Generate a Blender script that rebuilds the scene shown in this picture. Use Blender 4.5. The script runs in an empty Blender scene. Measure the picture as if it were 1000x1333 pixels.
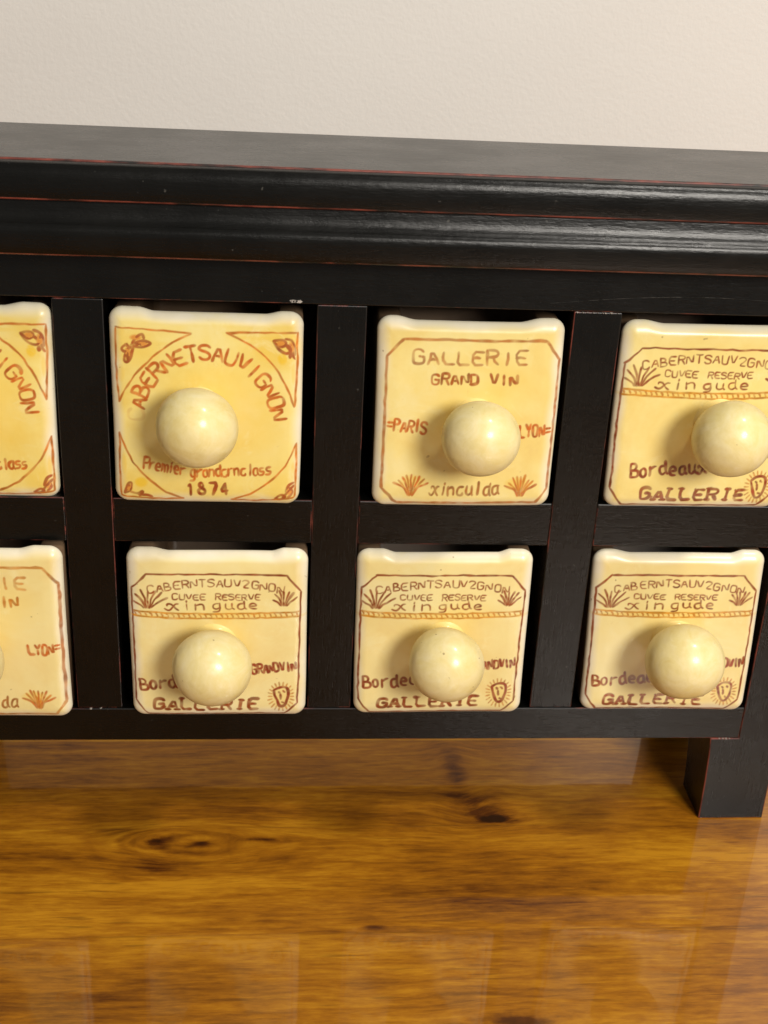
import bpy, bmesh, math, random
import numpy as np
from mathutils import Matrix, Vector

S = bpy.context.scene
COL = S.collection

# ------------------------------------------------------------------ camera
CAM_LOC = Vector((0.08525527, -0.51627354, 0.41383575))
PITCH, YAW, ROLL, FPX = 0.42682377, 0.09506847, 0.05211179, 1601.906

def make_camera():
    cy, sy, cp, sp = math.cos(YAW), math.sin(YAW), math.cos(PITCH), math.sin(PITCH)
    fwd = Vector((sy * cp, cy * cp, -sp))
    r0 = Vector((cy, -sy, 0)); u0 = r0.cross(fwd)
    cr, sr = math.cos(ROLL), math.sin(ROLL)
    r = cr * r0 + sr * u0; u = -sr * r0 + cr * u0
    m = Matrix(((r.x, u.x, -fwd.x, CAM_LOC.x), (r.y, u.y, -fwd.y, CAM_LOC.y),
                (r.z, u.z, -fwd.z, CAM_LOC.z), (0, 0, 0, 1)))
    cam = bpy.data.cameras.new("camera"); o = bpy.data.objects.new("camera", cam)
    COL.objects.link(o); o.matrix_world = m
    cam.sensor_fit = 'HORIZONTAL'; cam.sensor_width = 36; cam.lens = FPX / 1000 * 36
    cam.clip_start = 0.01; cam.clip_end = 50
    cam.dof.use_dof = True; cam.dof.focus_distance = 0.56; cam.dof.aperture_fstop = 32
    S.camera = o
make_camera()

# ------------------------------------------------------------------ world, lamps, exposure
w = bpy.data.worlds.new("World"); S.world = w; w.use_nodes = True
bg = w.node_tree.nodes["Background"]
bg.inputs[0].default_value = (1.0, 0.94, 0.86, 1); bg.inputs[1].default_value = 0.22

def area_lamp(name, loc, target, size, power, color):
    l = bpy.data.lights.new(name, 'AREA'); l.shape = 'DISK'; l.size = size; l.energy = power; l.color = color
    o = bpy.data.objects.new(name, l); COL.objects.link(o); o.location = loc
    o.rotation_euler = (Vector(target) - Vector(loc)).to_track_quat('-Z', 'Y').to_euler()
    return o
area_lamp("ceiling_lamp", (0.74, -0.50, 1.60), (0.15, 0.0, 0.2), 0.19, 9, (1.0, 0.945, 0.865))
area_lamp("room_lamp", (0.72, -1.38, 0.88), (0.12, 0.0, 0.15), 0.50, 24, (1.0, 0.945, 0.865))

S.view_settings.view_transform = 'Standard'; S.view_settings.look = 'None'
S.view_settings.exposure = 0.14; S.view_settings.gamma = 1.0
S.view_settings.use_curve_mapping = False
S.render.engine = 'CYCLES'
S.render.filter_size = 1.9
S.cycles.use_denoising = True

# ------------------------------------------------------------------ node helpers
class G:
    def __init__(s, name):
        s.m = bpy.data.materials.new(name); s.m.use_nodes = True
        s.t = s.m.node_tree; s.n = s.t.nodes; s.l = s.t.links
        s.b = s.n["Principled BSDF"]
        s.co = s.n.new("ShaderNodeTexCoord").outputs["Object"]
    def put(s, sock, v):
        if isinstance(v, bpy.types.NodeSocket): s.l.new(v, sock)
        else: sock.default_value = v
    def set(s, **kw):
        names = dict(color="Base Color", rough="Roughness", normal="Normal", coat="Coat Weight", coat_rough="Coat Roughness",
                     sss="Subsurface Weight", ior="IOR", spec="Specular IOR Level")
        for k, v in kw.items():
            if k == 'color' and isinstance(v, tuple) and len(v) == 3: v = v + (1,)
            s.put(s.b.inputs[names[k]], v)
    def math(s, op, a, b=None, c=None, clamp=False):
        n = s.n.new("ShaderNodeMath"); n.operation = op; n.use_clamp = clamp
        for i, x in enumerate((a, b, c)):
            if x is not None: s.put(n.inputs[i], x)
        return n.outputs[0]
    def mapping(s, scale=(1, 1, 1), loc=(0, 0, 0), rot=(0, 0, 0), v=None):
        n = s.n.new("ShaderNodeMapping"); s.l.new(v or s.co, n.inputs[0])
        n.inputs["Scale"].default_value = scale; n.inputs["Location"].default_value = loc; n.inputs["Rotation"].default_value = rot
        return n.outputs[0]
    def noise(s, v, scale, detail=3, rough=.55, dist=0):
        n = s.n.new("ShaderNodeTexNoise"); s.l.new(v, n.inputs["Vector"])
        n.inputs["Scale"].default_value = scale; n.inputs["Detail"].default_value = detail
        n.inputs["Roughness"].default_value = rough; n.inputs["Distortion"].default_value = dist
        return n.outputs[0]
    def ramp(s, f, stops, smooth=False):
        n = s.n.new("ShaderNodeValToRGB"); s.put(n.inputs[0], f); e = n.color_ramp.elements
        n.color_ramp.interpolation = 'EASE' if smooth else 'LINEAR'
        while len(e) < len(stops): e.new(0.5)
        for q, (p, c) in zip(e, stops):
            q.position = p; q.color = (c if isinstance(c, tuple) else (c, c, c)) + (1,)
        return n.outputs[0]
    def mix(s, f, a, b, mode='MIX'):
        n = s.n.new("ShaderNodeMix"); n.data_type = 'RGBA'; n.blend_type = mode
        s.put(n.inputs[0], f)
        for i, x in ((6, a), (7, b)):
            if isinstance(x, tuple) and len(x) == 3: x = x + (1,)
            s.put(n.inputs[i], x)
        return n.outputs[2]
    def bump(s, h, dist, strength=1.0, normal=None):
        n = s.n.new("ShaderNodeBump"); n.inputs["Distance"].default_value = dist; n.inputs["Strength"].default_value = strength
        s.l.new(h, n.inputs["Height"])
        if normal is not None: s.l.new(normal, n.inputs["Normal"])
        return n.outputs[0]
    def sep(s, v):
        n = s.n.new("ShaderNodeSeparateXYZ"); s.l.new(v, n.inputs[0]); return n.outputs
    def comb(s, x, y, z):
        n = s.n.new("ShaderNodeCombineXYZ")
        for i, q in enumerate((x, y, z)): s.put(n.inputs[i], q)
        return n.outputs[0]
    def attr(s, name):
        n = s.n.new("ShaderNodeAttribute"); n.attribute_name = name; return n

# ------------------------------------------------------------------ materials
def mat_wall():
    g = G("painted_plaster")
    n1 = g.noise(g.mapping((1, 1, 1)), 330, 3, .6)
    n2 = g.noise(g.mapping((1, 1, 1)), 120, 3, .6)
    h = g.math('ADD', n1, g.math('MULTIPLY', n2, .6))
    tone = g.noise(g.mapping((1, 1, 1)), 6, 3)
    g.set(color=g.ramp(tone, [(.3, (.655, .625, .588)), (.7, (.69, .66, .622))]), rough=.75, normal=g.bump(h, .0008, .34))
    return g.m

def black_paint(g, axis):
    st = {'x': (1, 12, 12), 'z': (12, 12, 1)}[axis]
    grain = g.noise(g.mapping(st), 90, 5, .65)
    blot = g.noise(g.mapping((1, 1, 1)), 28, 4, .6)
    col = g.ramp(blot, [(.3, (.0015, .0015, .0012)), (.62, (.0026, .0026, .0021)), (.88, (.008, .0075, .006))])
    specks = g.ramp(g.noise(g.mapping((1, 1, 1), (3, 1, 7)), 420, 2, .5), [(.74, 0.0), (.80, 1.0)])
    col = g.mix(g.math('MULTIPLY', specks, .35), col, (.13, .125, .11))
    rough = g.ramp(g.math('ADD', g.math('MULTIPLY', blot, .6), g.math('MULTIPLY', grain, .4)), [(.3, .22), (.75, .36)])
    h = g.math('ADD', g.math('MULTIPLY', grain, .8), g.math('MULTIPLY', g.noise(g.mapping((1, 1, 1)), 260, 3), .35))
    return col, rough, g.bump(h, .0006, .20)

def mat_black(axis):
    g = G("black_lacquer_" + axis)
    c, r, n = black_paint(g, axis)
    pit = g.noise(g.mapping((.5, 1, 1), (2, 5, 3)), 420, 3, .7)
    g.set(color=c, rough=r, normal=g.bump(pit, .0004, .28, n), spec=.30)
    return g.m

def mat_worn(axis, amount):
    g = G("rubbed_red_edge_" + axis)
    c, r, n = black_paint(g, axis)
    st = {'x': (1, 6, 6), 'z': (6, 6, 1)}[axis]
    k = g.ramp(g.noise(g.mapping(st, (1.7, .3, 2.2)), 34, 5, .7), [(amount - .07, 0.0), (amount + .07, 1.0)])
    red = g.ramp(g.noise(g.mapping((1, 1, 1)), 120, 3), [(.3, (.07, .009, .006)), (.7, (.22, .048, .030))])
    g.set(color=g.mix(k, c, red), rough=.45)
    return g.m

def mat_inside():
    g = G("bare_dark_wood")
    n = g.noise(g.mapping((1, 10, 10)), 40, 4)
    g.set(color=g.ramp(n, [(.3, (.016, .010, .007)), (.7, (.035, .021, .013))]), rough=.7)
    return g.m

def mat_table():
    g = G("varnished_pine")
    x, y, z = g.sep(g.co)
    pid = g.math('FLOOR', g.math('DIVIDE', g.math('ADD', y, .004), .076))
    # knots and dark streaks: centre, half sizes, bending of the grain, darkness, rings
    knots = [(.049, -.0165, .026, .0095, 1.2, .10, 1.2), (.026, -.0150, .012, .0065, .5, 1.1, .9), (.049, -.0160, .004, .0018, .2, 1.2, 0), (.080, -.0135, .016, .0024, .2, 1.2, 0),
             (.028, -.034, .024, .0080, .3, .75, .3), (.085, -.030, .02, .005, .2, .4, 0), (.201, .0008, .0125, .0034, .6, 3.2, .0), (.194, .012, .015, .0110, .5, 1.25, .2), (.186, .038, .008, .022, .3, 1.1, 0),  # streak ending this row: partly shadow and reflection painted into the grain colour
             (.193, -.133, .022, .0055, .8, 1.4, .3), (.160, -.118, .016, .0035, .5, .7, 0), (.131, -.0765, .006, .0018, .6, .9, 0), (-.06, -.108, .03, .006, .35, .3, 0), (.20, -.0400, .05, .0030, .1, .42, 0), (.245, -.0365, .05, .0028, .1, .42, 0), (.29, -.0325, .04, .0028, .1, .38, 0), (.275, -.05, .04, .006, .5, .25, .2)]
    yy, dark, ring = y, 0.0, 0.0
    wob = g.math('MULTIPLY', g.math('SUBTRACT', g.noise(g.mapping((45, 120, 1)), 1, 4, .6), .5), 2.0)
    for (kx, ky, ax, ay, s, dk, rg_) in knots:
        dx = g.math('DIVIDE', g.math('SUBTRACT', x, kx), ax)
        dy = g.math('DIVIDE', g.math('SUBTRACT', y, ky), ay)
        r2 = g.math('ADD', g.math('MULTIPLY', dx, dx), g.math('MULTIPLY', dy, dy))
        e = g.math('POWER', 2.718, g.math('MULTIPLY', r2, -.45))
        push = g.math('MULTIPLY', g.math('MULTIPLY', dy, e), ay * 1.2 * s)
        yy = g.math('SUBTRACT', yy, push)
        rw = g.math('ADD', g.math('SQRT', r2), wob)
        if rg_:
            side = g.math('ADD', .45, g.math('MULTIPLY', dx, -.4), clamp=True)
            rg = g.math('MULTIPLY', g.math('MULTIPLY', g.math('SINE', g.math('MULTIPLY', g.math('ADD', g.math('SQRT', r2), g.math('MULTIPLY', wob, .3)), 9.5)), e), g.math('MULTIPLY', side, rg_))
            ring = g.math('ADD', ring, rg)
        core = g.math('POWER', 2.718, g.math('MULTIPLY', g.math('MULTIPLY', rw, rw), -1.6))
        dark = g.math('ADD', dark, g.math('MULTIPLY', core, dk))
    gx = g.math('ADD', x, g.math('MULTIPLY', pid, 1.37))
    gy = g.math('ADD', yy, g.math('MULTIPLY', pid, .713))
    v = g.comb(gx, g.math('ADD', gy, g.math('MULTIPLY', g.math('SUBTRACT', g.noise(g.mapping((9, 10, 1)), 1, 3), .5), .005)), z)
    broad = g.noise(g.mapping((3.2, 34, 1), v=v), 1, 4, .55, .4)
    streak = g.noise(g.mapping((15, 150, 1), v=v), 1, 6, .68, .4)
    fine = g.noise(g.mapping((60, 430, 1), v=v), 1, 4, .7)
    blot = g.noise(g.mapping((16, 24, 1), v=v), 1, 5, .65, .4)
    f = g.math('ADD', g.math('MULTIPLY', broad, .50), g.math('MULTIPLY', streak, .44))
    f = g.math('ADD', f, g.math('ADD', g.math('MULTIPLY', fine, .46), -.025))
    f = g.math('ADD', f, g.math('MULTIPLY', blot, .30))
    patch = g.noise(g.mapping((6, 11, 1), (4.2, 1.9, 0), v=v), 1, 3, .5)
    f = g.math('ADD', f, g.math('MULTIPLY', g.math('SUBTRACT', patch, .52), .38))
    f = g.math('SUBTRACT', f, g.math('MULTIPLY', ring, .115))
    f = g.math('SUBTRACT', f, g.math('MULTIPLY', dark, .22))
    col = g.ramp(f, [(.40, (.012, .0035, .0015)), (.58, (.085, .022, .0022)), (.69, (.205, .069, .0036)), (.81, (.345, .127, .005)), (.97, (.54, .24, .011))])
    # long narrow dark fibres
    fib = g.ramp(g.noise(g.mapping((26, 330, 1), (5, 9, 0), v=v), 1, 2, .5), [(.62, 0.0), (.72, 1.0)])
    col = g.mix(g.math('MULTIPLY', fib, .45), col, (.085, .028, .003))
    # seams between the planks
    fr = g.math('FRACT', g.math('DIVIDE', g.math('ADD', y, .004), .076))
    d = g.math('MINIMUM', fr, g.math('SUBTRACT', 1.0, fr))
    seam = g.math('MULTIPLY', g.ramp(d, [(.002, 1.0), (.010, 0.0)]), g.ramp(g.noise(g.mapping((9, 9, 1)), 1, 2), [(.42, .0), (.66, 1.0)]))
    tone = g.math('MULTIPLY', g.math('FRACT', g.math('MULTIPLY', g.math('ADD', pid, 7.0), .381)), .16)
    col = g.mix(tone, col, (.17, .06, .005))
    col = g.mix(g.math('MULTIPLY', seam, .42), col, (.06, .02, .002))
    h = g.math('SUBTRACT', g.math('MULTIPLY', fine, .25), g.math('MULTIPLY', seam, .7))
    g.set(color=col, rough=.38, normal=g.bump(h, .0004, .35), spec=.3, coat=.8,
          coat_rough=g.ramp(g.noise(g.mapping((10, 40, 1)), 1, 4), [(.3, .028), (.75, .06)]))
    bn = g.bump(g.noise(g.mapping((26, 60, 1)), 1, 3), .0005, .12)
    g.l.new(bn, g.b.inputs["Coat Normal"])
    return g.m

def ceramic_base(g, off):
    """own colour of the glaze: cream with a brushed yellow wash"""
    v = g.mapping((1, 1, 1), off)
    a = g.noise(v, 26, 4, .6, .5); b = g.noise(v, 75, 4, .65)
    wash = g.ramp(g.math('ADD', g.math('MULTIPLY', a, .7), g.math('MULTIPLY', b, .3)),
                  [(.3, (.80, .59, .25)), (.5, (.76, .52, .175)), (.7, (.71, .44, .105))])
    sp = g.ramp(g.noise(v, 330, 1, .4), [(.775, 0.0), (.80, 1.0)])
    return v, wash, sp

def mat_front():
    g = G("painted_glazed_ceramic")
    inf = g.n.new("ShaderNodeObjectInfo").outputs["Random"]
    v0 = g.n.new("ShaderNodeVectorMath"); v0.operation = 'ADD'
    g.l.new(g.co, v0.inputs[0]); g.l.new(g.comb(g.math('MULTIPLY', inf, 31.0), 0.0, g.math('MULTIPLY', inf, 17.0)), v0.inputs[1])
    v = v0.outputs[0]
    a = g.noise(v, 24, 4, .6, .6); b = g.noise(v, 80, 4, .65)
    wash = g.ramp(g.math('ADD', g.math('MULTIPLY', a, .7), g.math('MULTIPLY', b, .3)),
                  [(.28, (.80, .69, .29)), (.46, (.78, .62, .155)), (.60, (.74, .535, .075)), (.76, (.66, .41, .035))])
    at = g.attr("wash"); ws, wk, _ = g.sep(at.outputs["Color"])   # r: yellow wash amount, g: extra yellow
    white = g.ramp(b, [(.3, (.76, .70, .53)), (.7, (.80, .75, .61))])
    col = g.mix(ws, white, wash)
    col = g.mix(wk, col, (.75, .49, .035))
    pale = g.ramp(g.noise(v, 42, 5, .7, 1.2), [(.56, 0.0), (.72, .55)])
    col = g.mix(pale, col, (.80, .71, .37))
    dirt = g.ramp(g.noise(v, 120, 5, .75, .5), [(.66, 0.0), (.80, .38)])
    col = g.mix(dirt, col, (.42, .26, .07))
    sp = g.ramp(g.noise(v, 300, 1, .4), [(.775, 0.0), (.81, 1.0)])
    col = g.mix(g.math('MULTIPLY', sp, .55), col, (.22, .13, .04))
    p = g.attr("paint")
    col = g.mix(p.outputs["Alpha"], col, p.outputs["Color"])
    h = g.math('ADD', g.noise(v, 55, 2), g.math('MULTIPLY', g.noise(v, 260, 3), .12))
    g.set(color=col, rough=g.ramp(b, [(.3, .32), (.7, .46)]), normal=g.bump(h, .0011, .35), coat=.25, coat_rough=.17)
    return g.m

def mat_knob():
    g = G("glazed_knob_ceramic")
    inf = g.n.new("ShaderNodeObjectInfo").outputs["Random"]
    v0 = g.n.new("ShaderNodeVectorMath"); v0.operation = 'ADD'
    g.l.new(g.co, v0.inputs[0]); g.l.new(g.comb(g.math('MULTIPLY', inf, 13.0), 0.0, g.math('MULTIPLY', inf, 29.0)), v0.inputs[1])
    v = v0.outputs[0]
    a = g.noise(v, 62, 5, .7, 1.2); b = g.noise(v, 170, 4, .65)
    f = g.math('ADD', g.math('MULTIPLY', a, .75), g.math('MULTIPLY', b, .25))
    col = g.ramp(f, [(.24, (.68, .53, .17)), (.44, (.73, .61, .27)), (.58, (.765, .655, .34)), (.72, (.79, .71, .45))])
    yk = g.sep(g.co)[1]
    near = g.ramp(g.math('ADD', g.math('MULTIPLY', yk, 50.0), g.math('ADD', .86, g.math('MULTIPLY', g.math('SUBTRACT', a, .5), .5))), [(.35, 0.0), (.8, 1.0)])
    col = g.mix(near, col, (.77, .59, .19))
    sp = g.ramp(g.noise(v, 340, 1, .4), [(.78, 0.0), (.81, 1.0)])
    col = g.mix(g.math('MULTIPLY', sp, .6), col, (.20, .12, .04))
    h = g.math('ADD', g.noise(v, 60, 2), g.math('MULTIPLY', b, .25))
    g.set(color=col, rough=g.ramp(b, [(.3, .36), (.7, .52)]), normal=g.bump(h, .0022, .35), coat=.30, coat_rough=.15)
    return g.m

def mat_box():
    g = G("dark_brown_ceramic")
    n = g.noise(g.mapping(), 40, 3)
    g.set(color=g.ramp(n, [(.3, (.17, .105, .06)), (.7, (.24, .155, .09))]), rough=.35)  # tray gets a mottled dark brown, much darker than the cream front
    return g.m

def mat_flake():
    g = G("pale_filler")
    n = g.noise(g.mapping(), 900, 2)
    g.set(color=g.ramp(n, [(.35, (.10, .09, .08)), (.6, (.45, .41, .36))]), rough=.7)
    return g.m

def mat_scuff():
    g = G("pale_scuff")
    n = g.noise(g.mapping((1, 1, 1)), 260, 3)
    g.set(color=g.ramp(n, [(.4, (.010, .010, .009)), (.62, (.11, .105, .095))]), rough=.5)
    return g.m

M = dict(scuff=mat_scuff(), wall=mat_wall(), bx=mat_black('x'), bz=mat_black('z'), wx=mat_worn('x', .57), wz=mat_worn('z', .56),
         edge=mat_worn('x', .47), wz2=mat_worn('z', .46), inside=mat_inside(), table=mat_table(), front=mat_front(), knob=mat_knob(), box=mat_box(), flake=mat_flake())

# ------------------------------------------------------------------ object helpers
def link_bm(name, bm, mats, parent=None, smooth=False):
    me = bpy.data.meshes.new(name); bm.normal_update(); bm.to_mesh(me); bm.free()
    for m in mats: me.materials.append(m)
    if smooth:
        for p in me.polygons: p.use_smooth = True
    o = bpy.data.objects.new(name, me); COL.objects.link(o)
    if parent is not None: o.parent = parent
    return o

def add_prism(bm, poly, axis, a0, a1, bevel=.0005, seg=2):
    """extrude a 2-D outline along an axis and bevel its edges; bevel faces get material 1 (the worn edge)"""
    def pt(u, v, a):
        return {'y': (u, a, v), 'x': (a, u, v), 'z': (u, v, a)}[axis]
    lo = [bm.verts.new(pt(u, v, a0)) for u, v in poly]; hi = [bm.verts.new(pt(u, v, a1)) for u, v in poly]
    fs = [bm.faces.new(lo), bm.faces.new(hi)]
    n = len(poly)
    for i in range(n): fs.append(bm.faces.new((lo[i], lo[(i + 1) % n], hi[(i + 1) % n], hi[i])))
    bmesh.ops.recalc_face_normals(bm, faces=fs)
    if bevel:
        es = list({e for f in fs for e in f.edges})
        es = [e for e in es if e.calc_face_angle(0) > math.radians(25)]
        r = bmesh.ops.bevel(bm, geom=es, offset=bevel, segments=seg, profile=.5, affect='EDGES')
        for f in r['faces']: f.material_index = 1

def box(name, x0, x1, y0, y1, z0, z1, parent, mats, bevel=.0005):
    bm = bmesh.new()
    add_prism(bm, [(x0, z0), (x1, z0), (x1, z1), (x0, z1)], 'y', y0, y1, bevel)
    return link_bm(name, bm, mats, parent)

def empty(name, loc=(0, 0, 0)):
    o = bpy.data.objects.new(name, None); COL.objects.link(o); o.location = loc; o.empty_display_size = .02
    return o

# ------------------------------------------------------------------ the setting: wall and table
bm = bmesh.new(); add_prism(bm, [(-3, -.8), (3.4, -.8), (3.4, 2.6), (-3, 2.6)], 'y', .30, .40, 0)
wall = link_bm("wall", bm, [M['wall']]); wall["kind"] = "structure"
wall["label"] = "plain beige wall with fine orange peel texture behind the black cabinet"; wall["category"] = "wall"

bm = bmesh.new(); add_prism(bm, [(-.9, -.034), (1.15, -.034), (1.15, 0), (-.9, 0)], 'y', -.62, .297, .003)
table = link_bm("wooden_table", bm, [M['table'], M['table']])
table["label"] = "glossy varnished amber brown pine table top with dark knots under the cabinet"; table["category"] = "table"

# ------------------------------------------------------------------ the cabinet
P, SW = 0.112, 0.0215
ZB, ZL, ZM0, ZM1, ZT = 0.05173, 0.07030, 0.16125, 0.18313, 0.27525
XR, XL = 0.34699, 0.31178
CX = 1.0 * P                       # middle of the four columns
XLL = 2 * CX - XR                  # mirrored left end
DEP = 0.088
ZTOPRAIL = 0.2995

cab = empty("apothecary_cabinet", (CX, .045, 0))
cab["label"] = "black lacquered wooden cabinet with rubbed red edges holding two rows of cream drawers"
cab["category"] = "cabinet"
root = cab
_made = []
def cbox(name, x0, x1, y0, y1, z0, z1, mats=('bx', 'wx'), bevel=.0005):
    o = box(name, x0, x1, y0, y1, z0, z1, None, [M[k] for k in mats], bevel); _made.append(o); return o

# moulded top: profile as (outward offset from the front plane, height, worn?)
def qarc(o0, z0, o1, z1, n, conv=True):
    """quarter ellipse from (o0,z0) to (o1,z1), leaving horizontally and ending vertical"""
    r = []
    for i in range(1, n + 1):
        t = i / n * math.pi / 2
        r.append((o0 + (o1 - o0) * math.sin(t), z1 + (z0 - z1) * math.cos(t)))
    return r
top_z = .3338
def moulding(name, prof, worn, cap_top, cap_bottom):
    bm = bmesh.new()
    path = lambda o: [(XLL - o, DEP), (XLL - o, -o), (XR + o, -o), (XR + o, DEP)]
    rows = [[bm.verts.new((x, y, z)) for x, y in path(o)] for o, z in prof]
    for i in range(len(prof) - 1):
        for k in range(3):
            f = bm.faces.new((rows[i][k], rows[i][k + 1], rows[i + 1][k + 1], rows[i + 1][k]))
            f.material_index = 1 if i in worn else 0
            f.smooth = True
    # back
    bm.faces.new([r[0] for r in rows] + [r[3] for r in reversed(rows)])
    bm.faces.new(rows[0]); bm.faces.new(list(reversed(rows[-1])))
    bmesh.ops.recalc_face_normals(bm, faces=bm.faces)
    # break smoothing at strong angles
    for e in bm.edges:
        if len(e.link_faces) == 2 and e.calc_face_angle(0) > math.radians(32): e.smooth = False
    o = link_bm(name, bm, [M['bx'], M['edge']]); _made.append(o)
    return o
p1 = [(.0104, top_z), (.0110, top_z - .0003), (.0112, top_z - .0007)]
p1 += [(.0112 + (.0160 - .0112) * math.sin(t) ** .9, top_z - .0007 - .0062 * (1 - math.cos(t))) for t in [math.pi / 2 * i / 8 for i in range(1, 9)]]
p1 += [(.0160, .3192), (.0157, .3186), (.0150, .3183)]
moulding("top_board", p1, (0, 1, len(p1) - 3, len(p1) - 2), True, True)
p2 = [(.0110, .31825), (.0126, .31790), (.0128, .3166)]
p2 += [(.0129, .3152), (.0132, .3133), (.0137, .3115), (.0145, .3101), (.0154, .3092), (.0162, .3085), (.0168, .3075), (.0170, .3062), (.0170, .3048)]
p2 += [(.0164, .3000), (.0160, .2972), (.0155, .2966), (.0146, .2963), (.004, .2963)]
moulding("cornice", p2, (0, len(p2) - 4, len(p2) - 3), True, True)

cbox("top_rail", XLL + .0218, XR - .0218, 0, .018, ZT, .2962)
for k, nm in enumerate((0, 1, 2)):
    cx = k * P
    cbox("stile", cx - SW / 2, cx + SW / 2, .0002, .018, ZL + .0002, ZT - .0002, ('bz', 'wz'))
for k in range(4):
    c0, c1 = (k - 1) * P + SW / 2, k * P - SW / 2
    if k == 0: c0 = XLL + .0218
    if k == 3: c1 = XR - .0218
    cbox("middle_rail", c0 + .0001, c1 - .0001, .0004, .018, ZM0, ZM1)
cbox("bottom_rail", XLL + .0218, XR - .0218, -.0002, .018, ZB, ZL)

def post(name, mirror, y0, y1, inner, top, zb):
    pts = [(inner, 0), (XR, 0), (XR, top), (XR - .0217, top), (XR - .0217, zb - .0003), (inner - .0016, zb - .0003), (inner - .0008, zb * .8), (inner - .0002, zb * .45)]
    if mirror: pts = [(2 * CX - u, v) for u, v in reversed(pts)]
    bm = bmesh.new(); add_prism(bm, pts, 'y', y0, y1, .0006)
    if y0 == 0:
        a, b = (inner + .0003, XR - .0003) if not mirror else (2 * CX - XR + .0003, 2 * CX - inner - .0003)
        add_prism(bm, [(.0213, .0002), (.0290, .0002), (.0298, .012), (.0318, .024), (.0350, .034), (.0405, .043), (.0480, zb - .0006), (.0213, zb - .0006)], 'x', a, b, .0004)
    o = link_bm(name, bm, [M['bz'], M['wz2']]); _made.append(o); return o
for mirror in (False, True):
    post("leg", mirror, 0, .022, XL, .2962, ZB)
    post("leg", mirror, DEP - .013, DEP, .2945 if mirror else .3055, .2962, .043)
    xa, xb = (XR - .010, XR - .001) if not mirror else (XLL + .001, XLL + .010)
    cbox("side_panel", xa, xb, .0222, DEP - .0132, .0523, .2961, ('bz', 'wz'))
cbox("back_rail", XLL + .0218, XR - .0218, DEP - .016, DEP - .001, .043, .066)
cbox("back_panel", XLL + .0105, XR - .0105, DEP - .008, DEP - .003, .0662, .2961, ('inside', 'inside'), 0)
cbox("bottom_board", XLL + .0105, XR - .0105, .0182, DEP - .0165, .060, .0688, ('inside', 'inside'), 0)
cbox("shelf", XLL + .0105, XR - .0105, .0182, DEP - .0085, ZM1 - .0095, ZM1 - .0016, ('inside', 'inside'), 0)
for k in range(3):
    for z0, z1 in ((.0689, ZM1 - .0097), (ZM1 - .0015, .2960)):
        cbox("divider", k * P - .005, k * P + .005, .0182, DEP - .0085, z0, z1, ('inside', 'inside'), 0)

# flecks of filler and a chip showing at the joints
rnd = random.Random(5)
def flecks(name, pts, size):
    bm = bmesh.new()
    for (x, z) in pts:
        for _ in range(1):
            n = rnd.randint(5, 8); s = size * rnd.uniform(.5, 1.3); el = rnd.uniform(1.1, 2.6)
            lo, hi = [], []
            for i in range(n):
                a = 2 * math.pi * i / n; r = s * rnd.uniform(.6, 1.2)
                lo.append(bm.verts.new((x + r * el * math.cos(a), .0006, z + r * math.sin(a))))
                hi.append(bm.verts.new((x + .7 * r * el * math.cos(a), -.00035, z + .7 * r * math.sin(a))))
            bm.faces.new(hi)
            for i in range(n): bm.faces.new((lo[i], lo[(i + 1) % n], hi[(i + 1) % n], hi[i]))
    bmesh.ops.recalc_face_normals(bm, faces=bm.faces)
    o = link_bm(name, bm, [M['flake']]); _made.append(o); return o
flecks("filler_fleck", [(2 * P - .0095 + .0022 * i + rnd.uniform(-.0006, .0006), ZT - .0004) for i in range(9)], .00042)
flecks("filler_fleck", [(-.0045, ZL - .0002), (.0005, ZL + .0001)], .0005)
flecks("filler_fleck", [(.3150 + .0018 * i, ZB - .0004) for i in range(4)], .00040)
flecks("paint_chip", [(.0905, ZT + .0011), (.0918, ZT + .0012), (.0930, ZT + .0010)], .0008)

def scratch(name, pts, wd):
    bm = bmesh.new(); prev = None
    for i, (x, z) in enumerate(pts):
        h = wd * (.4 + .6 * math.sin(math.pi * i / (len(pts) - 1)))
        a, b, c = bm.verts.new((x, .0003, z - h)), bm.verts.new((x, -.00012, z)), bm.verts.new((x, .0003, z + h))
        if prev:
            bm.faces.new((prev[0], a, b, prev[1])); bm.faces.new((prev[1], b, c, prev[2]))
        prev = (a, b, c)
    bmesh.ops.recalc_face_normals(bm, faces=bm.faces)
    o = link_bm(name, bm, [M['scuff']]); _made.append(o)
scratch("scratch", [(.2020 + .0108 * i, .2785 + .0045 * math.sin(i / 9 * 2.2)) for i in range(10)], .00035)
bpy.context.view_layer.update()
for o in _made:
    o.parent = root; o.matrix_parent_inverse = root.matrix_world.inverted()

# ------------------------------------------------------------------ ceramic drawers
FW, FH, RR = 83.08, 89.6, 6.0          # face width, height, edge radius in mm
NOTCH = 1.9
STEP = .27

def axis_samples(half):
    arc = RR * math.pi / 2
    n = int(round(2 * (half - RR + arc) / STEP))
    a = np.linspace(-(half - RR + arc), half - RR + arc, n)
    ex = np.clip((np.abs(a) - (half - RR)) / RR, 0, math.pi / 2)
    core = np.clip(np.abs(a), 0, half - RR) * np.sign(a)
    sn = np.sin(ex) * np.sign(a)
    return core, sn
XC, XS = axis_samples(FW / 2); ZC, ZS = axis_samples(FH / 2)
U1 = XC + RR * XS; V1 = ZC + RR * ZS + FH / 2       # rectilinear painting coordinates (mm)
NX, NZ = len(U1), len(V1)
UU, VV = np.meshgrid(U1, V1)                       # shape (NZ, NX)

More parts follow.
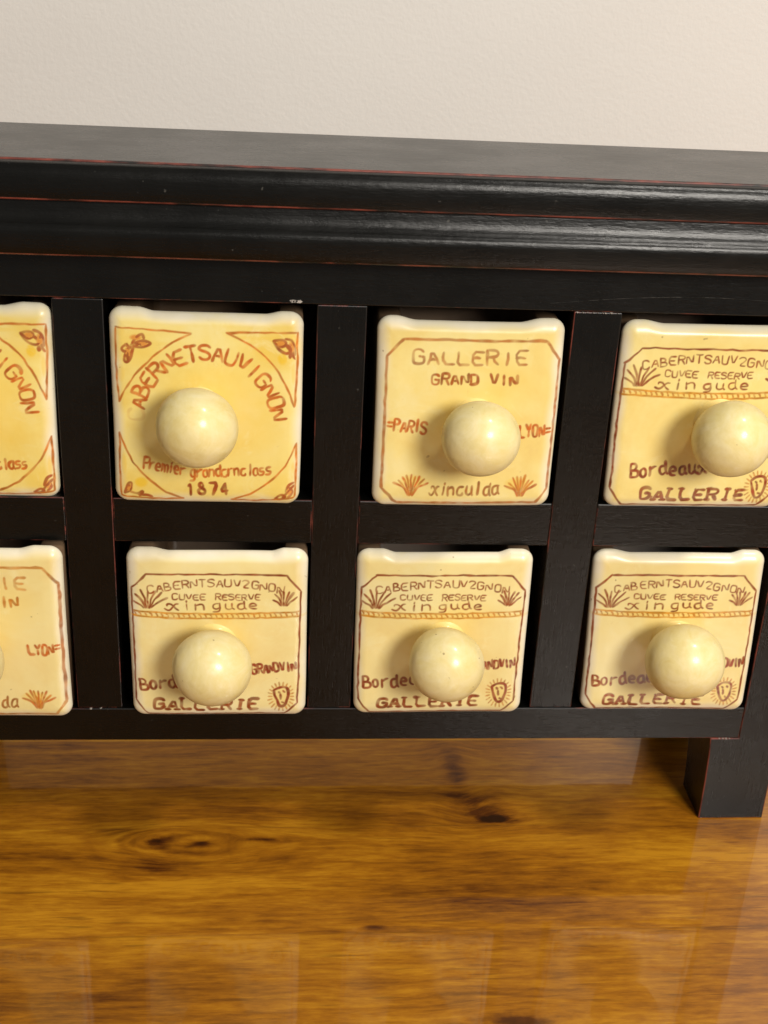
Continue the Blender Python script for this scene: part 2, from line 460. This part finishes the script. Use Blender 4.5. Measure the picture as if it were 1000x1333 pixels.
GLY = {
 'A': "002640 1232", 'B': "0006 062635342303 033342413000", 'C': "4536160501103041", 'D': "0006 062645412000",
 'E': "46060040 0333", 'G': "453616050110304143 4323", 'I': "2620", 'L': "060040", 'N': "00064046", 'O': "163645413010010516",
 'P': "0006 063645443303", 'R': "0006 063645443303 2340", 'S': "4536160504334241301001", 'T': "0646 2620", 'U': "060110304146",
 'V': "062046", 'Y': "062346 2320", 'Z': "06460040", '1': "152620", '8': "23141526353423 2342413010010223", '7': "064620",
 '4': "360242 3630", '=': "0444 0242", '2': "05163645440040", 'H': "0006 4046 0343",
 'a': "34140301102031 343140", 'b': "0600 0314344341301001", 'c': "3424140301103031", 'd': "34140301102031 363140",
 'e': "023233241403011030", 'g': "34140301102031 343m2n0n", 'i': "2420 2526", 'l': "2620", 'm': "0400 03142320 23344340",
 'n': "0400 03243330", 'o': "142433312010010314", 'r': "0400 032434", 's': "3414031232312000", 'u': "0401102031 343140",
 'x': "4434221000m1 030414233140", 'p': "040n 0314344341301001"}
SERIF = {'G': "3151", 'I': "1636 1030", 'L': "m616", 'E': "0605", 'R': "m616 m010", 'A': "m010 3050", 'V': "", 'N': ""}
DIG = {str(i): i for i in range(10)}; DIG.update({'m': -1, 'n': -2})
def glyph(ch, serif=False):
    s = GLY[ch] + ((" " + SERIF[ch]) if serif and SERIF.get(ch) else "")
    return [[(DIG[t[i]], DIG[t[i + 1]]) for i in range(0, len(t), 2)] for t in s.split()]

def smooth_line(pts, it=2):
    pts = np.array(pts, float)
    for _ in range(it):
        if len(pts) < 3: break
        q = .75 * pts[:-1] + .25 * pts[1:]; r = .25 * pts[:-1] + .75 * pts[1:]
        m = np.empty((2 * len(q), 2)); m[0::2] = q; m[1::2] = r
        m[0] = pts[0]; m[-1] = pts[-1]; pts = m
    return pts

class Paint:
    """the brush decoration of one drawer front, kept as colour and coverage at the vertices of its mesh"""
    def __init__(s, seed):
        s.r = np.random.RandomState(seed)
        s.col = np.zeros((NZ, NX, 3)); s.al = np.zeros((NZ, NX))
        s.yel = np.zeros((NZ, NX))
    def stamp(s, u, v, rad, soft, color, op):
        i0, i1 = np.searchsorted(U1, [u - rad - soft, u + rad + soft]); j0, j1 = np.searchsorted(V1, [v - rad - soft, v + rad + soft])
        if i1 <= i0 or j1 <= j0: return
        d = np.hypot(UU[j0:j1, i0:i1] - u, VV[j0:j1, i0:i1] - v)
        m = np.clip((rad + soft - d) / (2 * soft), 0, 1); m = m * m * (3 - 2 * m) * op
        a = s.al[j0:j1, i0:i1]
        k = m > a
        s.col[j0:j1, i0:i1][k] = color
        s.al[j0:j1, i0:i1] = np.maximum(a, m)
    def tint(s, u, v, ru, rv):
        d = ((UU - u) / ru) ** 2 + ((VV - v) / rv) ** 2
        m = .85 * np.clip(1.35 - d, 0, 1); k = m > s.al
        s.col[k] = (.60, .20, .022); s.al = np.maximum(s.al, m)
    def line(s, pts, width, color, op=.9, sm=2, vary=.2, jit=.12):
        p = smooth_line(pts, sm)
        seg = np.hypot(*np.diff(p, axis=0).T); L = np.r_[0, np.cumsum(seg)]
        if L[-1] < .05: return
        n = max(3, int(L[-1] / .16)); t = np.linspace(0, L[-1], n)
        q = np.c_[np.interp(t, L, p[:, 0]), np.interp(t, L, p[:, 1])]
        kn = max(3, int(L[-1] / 3) + 2)
        def low(amp): return np.interp(np.linspace(0, 1, n), np.linspace(0, 1, kn), s.r.normal(0, amp, kn))
        q[:, 0] += low(jit); q[:, 1] += low(jit)
        wv = 1 + low(.15); ov = np.clip(1 - np.abs(low(vary)), .6, 1); cv = low(.16)
        tip = np.minimum(1, .72 + .28 * np.minimum(np.arange(n), np.arange(n)[::-1]) / 3)
        c = np.array(color)
        for k in range(n):
            s.stamp(q[k, 0], q[k, 1], max(.16, width * .68 * wv[k] * tip[k]), .26, c * (1 + cv[k]), min(1, op * 1.1) * ov[k])
    def text(s, string, p0, p1, h, width, color, cw=.72, op=.9, serif=False, slant=0, jit=.10, fade=None):
        """letters from p0 to p1 along a straight base line; a blank takes one place"""
        p0, p1 = np.array(p0, float), np.array(p1, float); d = p1 - p0; L = np.hypot(*d); d /= L; nrm = np.array([-d[1], d[0]])
        n = len(string); adv = L / n
        for i, ch in enumerate(string):
            if ch == ' ': continue
            hh = h * (1 + s.r.normal(0, .05)); o = p0 + d * adv * i + nrm * s.r.normal(0, h * .04)
            w_ = adv * cw; rot = s.r.normal(0, .04)
            f = 1 if fade is None else fade[i]
            for st in glyph(ch, serif):
                pts = []
                for gx, gy in st:
                    x = gx / 4 * w_ + slant * gy / 6 * hh; y = gy / 6 * hh
                    x, y = x - rot * y, y + rot * x
                    pts.append(o + d * x + nrm * y)
                s.line(pts, width, color, op * f, 1 if len(st) < 5 else 2, jit=jit)
    def arc_text(s, string, c, rad, a0, a1, h, width, color, cw, fade):
        n = len(string)
        for i, ch in enumerate(string):
            a = math.radians(a0 + (a1 - a0) * i / (n - 1)); d = np.array([math.sin(a), -math.cos(a)]); nr = np.array([math.cos(a), math.sin(a)])
            o = np.array(c) + nr * (rad + s.r.normal(0, .25)); hh = h * (1 + s.r.normal(0, .04))
            for st in glyph(ch):
                s.line([o + d * (gx / 4 - .5) * cw + nr * (gy / 6 - .5) * hh for gx, gy in st], width, color, .92 * fade[i], 1 if len(st) < 5 else 2)
    def blob(s, u, v, ru, rv, amt):
        d = ((UU - u) / ru) ** 2 + ((VV - v) / rv) ** 2
        s.yel = np.maximum(s.yel, amt * np.clip(1.35 - d, 0, 1) ** .8)

RUST, RUSTD, OCHRE, MAROON, GOLD = (.47, .105, .008), (.27, .045, .006), (.47, .16, .010), (.235, .046, .007), (.50, .20, .012)

def design_leaf(seed):
    p = Paint(seed)
    for tri in ([(-38.6, 81.3), (-22, 81), (-6.6, 79.8)], [(-38.6, 81.3), (-38.9, 64), (-38.2, 48.2)], [(-38.2, 48.2), (-32.5, 58.5), (-24.3, 68.2), (-15.5, 75.2), (-6.6, 79.8)],
                [(8.4, 80.4), (24, 81.2), (38.9, 81.2)], [(38.9, 81.2), (39.2, 64), (38.2, 47.5)], [(8.4, 80.4), (18, 76), (26.4, 69.7), (33.5, 59.5), (38.2, 47.5)],
                [(-38.6, 33.3), (-38.9, 18), (-38.6, 3.4)], [(-38.6, 3.4), (-24, 2.2), (-10.6, 2.6)], [(-38.6, 33.3), (-34.5, 22), (-28, 13.1), (-19.5, 6.2), (-10.6, 2.6)],
                [(39.3, 30), (39.7, 17), (39.4, 4.0)], [(39.4, 4.0), (24, 2.0), (10.8, 2.6)], [(39.3, 30), (35.5, 20), (28.5, 11.9), (20, 5.8), (10.8, 2.6)]):
        p.line(tri, .72, (.50, .15, .014), .9, 2, .15)
    p.arc_text("CABERNETSAUVIGNON", (0, 40.2), 31.2, 176, 6.5, 7.0, .98, RUST, 4.6, [.22] + [1] * 16)
    p.text("Premier", (-28.6, 16.9), (-9.5, 14.0), 5.6, .85, RUST, .86, .9)
    p.text("grandcrnclass", (-7.5, 13.2), (28.9, 14.8), 5.2, .85, RUST, .92, .9)
    p.text("1874", (-9.2, 4.6), (11.2, 5.0), 5.6, 1.05, RUSTD, .62, .9)
    def leaf(pts, w=1.0): p.line(pts, w, (.33, .055, .006), .85, 2)
    # top left sprig
    leaf([(-31.5, 74.5), (-30, 77.5), (-27, 79.2), (-26.6, 76.8)]); leaf([(-32, 74), (-28, 75.8), (-22.8, 75.6), (-27, 72.8), (-31, 73.2)])
    leaf([(-31, 75), (-27.5, 74.2)]); leaf([(-34, 74.5), (-36.6, 71.8), (-34.5, 70.4), (-32.6, 72.6), (-34, 74.5)])
    leaf([(-33, 72.6), (-35.8, 67.5), (-34.5, 65.6), (-32.2, 68.5), (-31.2, 72.8)]); leaf([(-33.8, 70.5), (-33.4, 66.5)])
    leaf([(-34.5, 74), (-32, 72.2), (-29, 74.4)], 1.1)
    # top right sprig
    leaf([(28.6, 77.3), (31.5, 78.2), (34, 77.6), (34, 75.4), (31.2, 74.6), (28.6, 77.3)]); leaf([(28.6, 77.3), (31, 73.4), (34.4, 71.8), (36.4, 73)])
    leaf([(34, 78.6), (36.6, 78), (38.2, 74.6), (38, 71.6)]); leaf([(33.6, 76.2), (36, 74.6), (36, 70.2)], 1.3); leaf([(36.5, 76), (37, 71), (38.3, 69.4)], .9)
    p.blob(32.6, 69.6, 2.3, 3.0, .95); p.blob(37.2, 77.5, 1.8, 3.4, .5); p.blob(37.6, 63, 1.0, 5.2, .45); p.blob(22, 78.4, 10, 1.0, .35)
    for q in ((-30, 77.2, 2.6, 1.4), (-27.4, 74.6, 3.2, 1.2), (-33.6, 70, 1.5, 3.2), (32, 76.4, 2.6, 1.5), (36.4, 74.6, 1.6, 3.2), (-35, 7.4, 1.6, 2.2), (37, 7.4, 1.8, 2.2)): p.tint(*q)
    # lower left sprig
    leaf([(-37, 5), (-35.6, 9.6), (-33.4, 10.2), (-34, 6.2), (-37, 5)]); leaf([(-34.5, 5.6), (-31, 4.6), (-28.6, 6), (-30.6, 3.6)]); leaf([(-31, 4.4), (-27, 4.2), (-24.8, 3.2)])
    leaf([(-36, 6.4), (-34.6, 8.8)]); p.blob(-29.6, 10.2, 3.2, 2.6, .95); p.blob(-37.0, 18, 1.2, 6, .5); p.blob(-31, 3.2, 6, 1.2, .5)
    # lower right sprig
    leaf([(30.6, 3.6), (33.4, 5.8), (35.6, 4.2), (32.6, 2.9), (30.6, 3.6)]); leaf([(34, 4.2), (37.5, 8.4), (39, 9.6)]); leaf([(35.4, 7), (36.4, 10.4), (38.6, 11.2)])
    leaf([(36.4, 4), (38.6, 6.4), (37, 8.6)]); p.blob(38.2, 16, 1.0, 5, .5); p.blob(37.6, 4.4, 2, 1.6, .4); p.blob(20, 3.8, 4, 1.2, .35)
    p.blob(14, 46, 22, 26, .30)
    for q in ((-31, 73, 11, 8, .30), (31, 73, 11, 8, .36), (-33, 9, 9, 7, .34), (34, 8, 8, 7, .30)): p.blob(*q)
    p.blob(-36.6, 79.4, 2.6, 2.4, .4); p.blob(-36.8, 61, 1.6, 4, .4); p.blob(-24, 75, 9, 1.0, .22)
    return p

def fan(p, cx, cy, w, h, n, c1, c2, wd=.75, lean=0.0):
    for i in range(n):
        t = i / (n - 1) * 2 - 1
        tip = (cx + t * w + lean, cy + h * (1 - .45 * t * t) * (1 + p.r.normal(0, .07)))
        mid = (cx + t * w * .38 + lean * .2, cy + h * .38)
        base = (cx + t * w * .14, cy)
        p.line([base, mid, tip], wd, c1 if i % 2 == 0 else c2, .85, 2)

def design_grand(seed, pale=False):
    p = Paint(seed); p.blob(2, 60, 30, 14, .22)
    c1 = OCHRE if pale else (.40, .12, .012); tx = OCHRE if pale else (.32, .075, .007)
    b = [(-37.2, 72.2), (-30.2, 80.2), (33.2, 80.4), (39.6, 71.8), (39.6, 9.5), (34.6, 2.8), (-30.3, 2.2), (-37.6, 9.5)]
    for i in range(8):
        p.line([b[i], b[(i + 1) % 8]], 1.0, c1 if i % 3 else (.36, .10, .012), .8, 1)
    p.text("GALLERIE", (-25.6, 69.0), (27, 69.6), 6.2, .9, tx, .72, .72, jit=.16)
    p.text("GRAND VIN", (-17, 59.8), (22.4, 60.2), 4.8, .95, tx, .72, .9)
    p.text("=PARIS", (-36.2, 37.9), (-17.8, 36.2), 5.6, .9, RUST, .78, .9)
    p.text("LYON=", (24.4, 34.9), (39.4, 35.9), 5.6, .9, RUST, .74, .9)
    fan(p, -24, 6.2, 8.0, 10.0, 9, RUST, OCHRE); fan(p, 27, 6.2, 7.6, 9.4, 9, RUST, OCHRE)
    p.blob(-23, 13, 5.5, 3.0, .45); p.blob(25, 12, 5.5, 3.0, .45)
    p.text("xinculda", (-14.8, 6.4), (18.0, 6.8), 6.0, .8, (.30, .09, .01), .8, .85, slant=.12)
    return p

def design_reserve(seed):
    p = Paint(seed); c = MAROON; o1, o2, o3 = p.r.normal(0, .8, 3); q1, q2, q3 = p.r.normal(0, .45, 3)
    bu = 5.0 if seed == 14 else 0.0
    b = [(-39.2, 70.4), (-32.3, 77.8), (31.7, 77.6), (38.6, 69.2), (37.4, 8.2), (31.2, 2.0), (-33.8, 1.8), (-39.6, 9.6)]
    for i in range(8): p.line([b[i], b[(i + 1) % 8]], .72, c, .92, 1, .12)
    s = "CABERNTSAUV2GNON"                    # on a shallow arch
    for i, ch in enumerate(s):
        u = -30.6 + 59.4 * i / (len(s) - 1) - .6 + .6 * o2 + p.r.normal(0, .15); v = 71.3 - 3.2 * ((u + 1) / 30) ** 2 + p.r.normal(0, .12)
        rot = -.10 * (u / 30)
        for st in glyph(ch):
            pts = []
            for gx, gy in st:
                x, y = gx / 4 * 2.9, gy / 6 * 3.9
                pts.append((u + x - rot * y, v + y + rot * x))
            p.line(pts, .56, c, .95, 1 if len(st) < 5 else 2, jit=.08)
    p.text("CUVEE", (-20.6, 64.6), (-4.8, 64.4), 2.9, .54, c, .74, .92, jit=.07)
    p.text("RESERVE", (-.8, 64.3), (20.4, 64.4), 2.9, .54, c, .76, .92, jit=.07)
    p.text("xin", (-23.2, 59.0), (-3.6, 59.1), 4.9, .66, c, .78, .92, jit=.07)
    p.text("gude", (-2.0, 59.2), (20.6, 59.6), 4.3, .66, c, .72, .92, jit=.07)
    for (cx, cy, sgn) in ((-32.6, 60.2, 1), (30.2, 61.8, -1)):
        k = 1.0 if sgn > 0 else .82
        for (bx, tx, ty, m) in ((-1.2, -6.2, 3.4, -2.4), (-.8, -5.2, 7.2, -1.2), (-.2, -2.6, 9.6, -.6), (.6, .8, 9.0, -.4), (1.2, 4.4, 9.0, 1.2), (1.6, 7.4, 8.2, 3.0), (2.0, 9.6, 5.4, 4.6)):
            p.line([(cx + bx * k, cy), (cx + (bx + m * .5) * k, cy + ty * .45 * k), (cx + tx * k * (1 if sgn > 0 else .85), cy + ty * k)], .74, (.24, .05, .008), .95, 2)
    # chain band
    top = lambda u: 58.6 - 1.5 * (1 - ((u + 1) / 38) ** 2)
    us = np.linspace(-39, 37.6, 30)
    p.line([(u, top(u)) for u in us], .68, GOLD, .9, 1); p.line([(u, top(u) - 2.5) for u in us], .68, GOLD, .9, 1)
    for k in range(31):
        u = -38.0 + 75 * k / 30
        p.line([(u - .9, top(u) - .2), (u - .1, top(u) - .8), (u + .3, top(u) - 2.3)], .6, (.44, .16, .014), .85, 1)
    p.blob(0, 56.2, 44, 1.3, .42)
    p.text("Bordeaux", (-37.0 + bu + o1, 15.4 + q1), (-.5 + bu + o1, 18.0 + q1), 6.6, 1.0, (.24, .04, .009), .78, .92)
    p.text("GRANDVIN", (16.4 + .4 * o2, 25.2 + q2), (37.6 + .2 * o2, 26.9 + q2), 5.0, .95, (.24, .035, .009), .80, .92, jit=.08)
    p.text("GALLERIE", (-30.6 + o3 + bu, 4.7 + .4 * q3), (20.8 + o3 + bu, 5.0 + .4 * q3), 5.4, 1.15, c, .70, .92, serif=True, slant=.12)
    # rayed little face
    ex, ey = 29.6 + .4 * o1, 12.4 + q2
    p.line([(ex - 3.6, ey + 3.2), (ex - 1.2, ey + 5.2), (ex + 2.4, ey + 5.4), (ex + 3.6, ey + 3.4), (ex + 3.2, ey - 1.4), (ex + 1.6, ey - 5.2), (ex - .6, ey - 5.4), (ex - 2.2, ey - 2), (ex - 3.6, ey + 3.2)], 1.05, (.24, .035, .008), .95, 2)
    for a, b2 in (((-1.2, 2.6), (-.6, 1.6)), ((1.0, 3.2), (1.6, 2.4)), ((-.4, 1.2), (-.2, -1.4)), ((.6, -3), (1.4, -3.4))):
        p.line([(ex + a[0], ey + a[1]), (ex + b2[0], ey + b2[1])], .85, (.24, .04, .009), .85, 0)
    for k in range(22):
        a = 2 * math.pi * k / 22; ca, sa = math.cos(a), math.sin(a)
        r0, r1 = (4.8 + .8 * abs(sa)), (6.8 + 1.3 * abs(sa))
        p.line([(ex + .9 * r0 * ca, ey + r0 * sa), (ex + .9 * r1 * ca, ey + r1 * sa)], .55, (.46, .16, .015), .8, 0, jit=.05)
    p.blob(ex, ey, 4.8, 6.0, .22)
    return p

def smoothstep(a, b, x):
    t = np.clip((x - a) / (b - a), 0, 1); return t * t * (3 - 2 * t)

def front_mesh(paint, seed, kx, kz, amount=1.0):
    """rounded ceramic front as a grid; 1 mm = .001"""
    xs2, zs2 = np.meshgrid(XS, ZS); xc, zc = np.meshgrid(XC, ZC)
    nx = xs2 * np.sqrt(1 - zs2 ** 2 / 2); nz = zs2 * np.sqrt(1 - xs2 ** 2 / 2)
    ny = np.sqrt(np.clip(1 - nx ** 2 - nz ** 2, 0, 1))
    X = xc + RR * nx; Z = zc + RR * nz + FH / 2; Y = 4.4 * (1 - ny)
    rr = np.random.RandomState(seed)
    # shallow dip along the middle of the top edge
    wl, wr, sl, sr = rr.uniform(25, 30), rr.uniform(25, 30), rr.uniform(3, 5.5), rr.uniform(3, 5.5)
    m = smoothstep(-wl - sl, -wl + sl, X) * (1 - smoothstep(wr - sr, wr + sr, X))
    Z = Z - NOTCH * rr.uniform(.8, 1.0) * m * smoothstep(FH - 8.0, FH - .3, Z)
    Z = Z - .7 * (1 - smoothstep(0, 14, Z))
    # hand made: slight waviness
    ph = rr.uniform(0, 6.28, 6)
    flat = smoothstep(0, 10, np.minimum(FW / 2 - np.abs(X), np.minimum(Z, FH - Z)))
    Y = Y + .22 * np.sin(X / 17 + ph[0]) * np.sin(Z / 21 + ph[1]) - .5 * flat
    X = X + .22 * np.sin(Z / 19 + ph[2]); Z = Z + .20 * np.sin(X / 15 + ph[3])
    # flange closing the back rim
    V = np.stack([X, Y, Z], -1).reshape(-1, 3)
    idx = np.arange(NX * NZ).reshape(NZ, NX)
    faces = np.stack([idx[:-1, :-1], idx[:-1, 1:], idx[1:, 1:], idx[1:, :-1]], -1).reshape(-1, 4)
    rim = np.r_[idx[0, :], idx[1:, -1], idx[-1, -2::-1], idx[-2:0:-1, 0]]
    fl = V[rim].copy(); c = np.array([0, 0, FH / 2]); dirn = (c - fl) * [1, 0, 1]
    fl = fl + 4.5 * np.sign(dirn) * [1, 0, 1] * (np.abs(dirn) > 30)
    n0 = len(V); k = len(rim); r2 = np.arange(k) + n0
    fq = np.stack([rim, r2, np.roll(r2, -1), np.roll(rim, -1)], -1)
    V = np.r_[V, fl] * .001; F = np.r_[faces, fq]
    me = bpy.data.meshes.new("ceramic_front")
    me.vertices.add(len(V)); me.vertices.foreach_set("co", V.ravel().astype(np.float32))
    me.loops.add(4 * len(F)); me.loops.foreach_set("vertex_index", F.ravel().astype(np.int32))
    me.polygons.add(len(F)); me.polygons.foreach_set("loop_start", (np.arange(len(F)) * 4).astype(np.int32))
    me.polygons.foreach_set("use_smooth", np.ones(len(F), bool))
    me.update(calc_edges=True); me.validate()
    # paint
    col = np.zeros((len(V), 4), np.float32); col[:n0, :3] = paint.col.reshape(-1, 3).clip(0, 1); col[:n0, 3] = paint.al.ravel()
    a = me.color_attributes.new("paint", 'FLOAT_COLOR', 'POINT'); a.data.foreach_set("color", col.ravel())
    edge = np.minimum(np.minimum(FW / 2 - np.abs(UU), VV), FH - VV)
    wav = 1.2 * np.sin(UU / 5.3 + ph[4]) + .9 * np.sin(VV / 4.1 + ph[5])
    wash = smoothstep(.2, 6.5, edge + wav * .6) * .92 + .06
    wash = wash * amount
    d = np.hypot(UU - kx, (VV - kz - 3.0))
    halo = np.exp(-((d - 12.5) / 5.5) ** 2) * (.30 + .10 * np.sin(np.arctan2(VV - kz, UU - kx) * 2 + ph[0]))
    up = np.exp(-((UU - 7 - kx) / 11) ** 2 - ((VV - kz - 17) / 7) ** 2) * .38
    yel = np.clip(np.maximum(paint.yel, np.maximum(halo, up) * (.8 + .2 * np.sin(UU / 2.2 + ph[1]) * np.sin(VV / 3.1))), 0, 1)
    wv = np.zeros((len(V), 4), np.float32); wv[:, 3] = 1; wv[:n0, 0] = wash.ravel(); wv[:n0, 1] = yel.ravel()
    a = me.color_attributes.new("wash", 'FLOAT_COLOR', 'POINT'); a.data.foreach_set("color", wv.ravel())
    me.materials.append(M['front'])
    return me

def knob_mesh(seed, scale):
    rr = random.Random(seed)
    prof = [(13.0, -.9), (11.6, .35), (10.6, .9), (9.6, 1.9), (9.0, 3.2), (9.0, 4.6)]
    R0, yc = 17.4 * scale, 21.0
    n = 28
    for i in range(n + 1):
        a = math.radians(150) * (1 - i / n)
        prof.append((R0 * math.sin(a), yc + .93 * R0 * math.cos(a)) if i < n else (0, yc + .93 * R0))
    bm = bmesh.new(); K = 56; rows = []
    ph = [rr.uniform(0, 6.28) for _ in range(4)]
    for r, y in prof:
        if r == 0: rows.append([bm.verts.new((0, -y * .001, 0))]); continue
        row = []
        for k in range(K):
            t = 2 * math.pi * k / K
            q = r * (1 + .016 * math.sin(2 * t + ph[0]) + .011 * math.sin(3 * t + y / 6 + ph[1]))
            row.append(bm.verts.new((q * math.cos(t) * .001, -(y + .25 * math.sin(2 * t + ph[2]) * r / 17) * .001, q * math.sin(t) * .001)))
        rows.append(row)
    for a, b in zip(rows, rows[1:]):
        for k in range(K):
            if len(b) == 1: bm.faces.new((a[k], a[(k + 1) % K], b[0]))
            else: bm.faces.new((a[k], a[(k + 1) % K], b[(k + 1) % K], b[k]))
    bmesh.ops.recalc_face_normals(bm, faces=bm.faces)
    me = bpy.data.meshes.new("knob"); bm.to_mesh(me); bm.free()
    for p in me.polygons: p.use_smooth = True
    me.materials.append(M['knob'])
    return me

def tray_mesh():
    """open tray behind the front: thick slip-cast walls"""
    W2, D0, D1, H = FW / 2 - .5, 3.9, 80.0, FH - NOTCH - .9
    t, tf, tb = 11.0, 1.4, 5.0
    bm = bmesh.new()
    def rrect(x0, x1, y0, y1, r, z, n=5):
        pts = []
        for cx, cy, a0 in ((x1 - r, y1 - r, 0), (x0 + r, y1 - r, 90), (x0 + r, y0 + r, 180), (x1 - r, y0 + r, 270)):
            for i in range(n + 1):
                a = math.radians(a0 + 90 * i / n); pts.append(bm.verts.new(((cx + r * math.cos(a)) * .001, (cy + r * math.sin(a)) * .001, z * .001)))
        return pts
    rings = [rrect(-W2, W2, D0, D1, 2, 1.6), rrect(-W2, W2, D0, D1, 2, H - 1.2), rrect(-W2 + 1.2, W2 - 1.2, D0 + .5, D1 - 1.2, 1.6, H),
             rrect(-W2 + t - 1.2, W2 - t + 1.2, D0 + tf, D1 - tb + 1.2, 5, H), rrect(-W2 + t, W2 - t, D0 + tf + .8, D1 - tb, 5, H - 1.4),
             rrect(-W2 + t, W2 - t, D0 + tf + .8, D1 - tb, 5, 7)]
    for a, b in zip(rings, rings[1:]):
        n = len(a)
        for i in range(n): bm.faces.new((a[i], a[(i + 1) % n], b[(i + 1) % n], b[i]))
    bm.faces.new(list(reversed(rings[0]))); bm.faces.new(rings[-1])
    bmesh.ops.recalc_face_normals(bm, faces=bm.faces)
    me = bpy.data.meshes.new("tray"); bm.to_mesh(me); bm.free()
    for p in me.polygons: p.use_smooth = True
    me.materials.append(M['box'])
    return me
TRAY = tray_mesh()

KZ = 47.4
def drawer(design, seed, col, row, x, y, roll, yaw, dz, s, kx, kz, kscale, label, group):
    p = design(seed) if not isinstance(design, tuple) else design[0](seed, design[1])
    zc = FH / 2 * .001
    zb = (ZM1 if row else ZL) + dz
    m = (Matrix.Translation((col * P + x, y - (.0036 if row else .0046), zb)) @ Matrix.Rotation(yaw, 4, 'Z') @ Matrix.Translation((0, 0, zc)) @
         Matrix.Rotation(-roll, 4, 'Y') @ Matrix.Translation((0, 0, -zc)) @ Matrix.Scale(1 + s, 4))
    r = empty("ceramic_drawer"); r.matrix_basis = m
    r["label"] = label; r["category"] = "drawer"; r["group"] = group
    for nm, me, loc in (("drawer_front", front_mesh(p, seed, kx * 1000, kz * 1000, (.90 if col < 1 else .80) if row else .68), (0, 0, 0)), ("knob", knob_mesh(seed, kscale), (kx, 0, kz + (.0010 if row else .0018))), ("drawer_tray", TRAY, (0, 0, 0))):
        o = bpy.data.objects.new(nm, me); COL.objects.link(o); o.parent = r; o.location = loc
    return r

GR = "cream ceramic drawers of the cabinet"
drawer(design_leaf, 11, -.5, 1, .0028, .0031, -.0153, .0070, -.0001, -.0055, -.0030, .0435, 1.03,
       "cream drawer with leaf sprig corners, cut off by the photo's left edge", GR)
drawer(design_leaf, 12, .5, 1, -.0019, -.0005, -.0103, -.0033, -.0001, -.0056, -.0031, .0435, 1.0,
       "whole cream drawer lettered with an arched CABERNETSAUVIGNON and 1874, leaf sprigs in its corners", GR)
drawer(design_grand, 13, 1.5, 1, .0012, .0006, .0155, -.0154, -.0006, -.0085, .0036, .0411, .98,
       "whole cream drawer painted GALLERIE GRAND VIN with PARIS and LYON beside its knob", GR)
drawer(design_reserve, 14, 2.5, 1, -.0022, .0011, .0173, -.0142, .0001, -.0049, .0066, .0421, 1.0,
       "upper row CUVEE RESERVE cream drawer, cut off by the photo's right edge", GR)
drawer((design_grand, True), 15, -.5, 0, .0018, -.0044, -.0020, .0026, .0005, .0100, 0, .041, 1.0,
       "lower row cream drawer cut by the photo's left edge, LYON in ochre", GR)
drawer(design_reserve, 16, .5, 0, .0022, -.0029, -.0005, -.0061, .0002, .0061, -.0017, .0387, 1.03,
       "CUVEE RESERVE cream drawer right below the drawer lettered 1874", GR)
drawer(design_reserve, 17, 1.5, 0, -.0031, -.0013, .0201, -.0312, .0002, .0027, .0006, .0398, 1.02,
       "CUVEE RESERVE cream drawer right below the GALLERIE GRAND VIN drawer with PARIS and LYON", GR)
drawer(design_reserve, 18, 2.5, 0, -.0008, .0010, .0319, -.0601, .0003, -.0003, .0016, .0403, 1.065,
       "tilted CUVEE RESERVE cream drawer in the lower row, nearest the cabinet's front leg", GR)
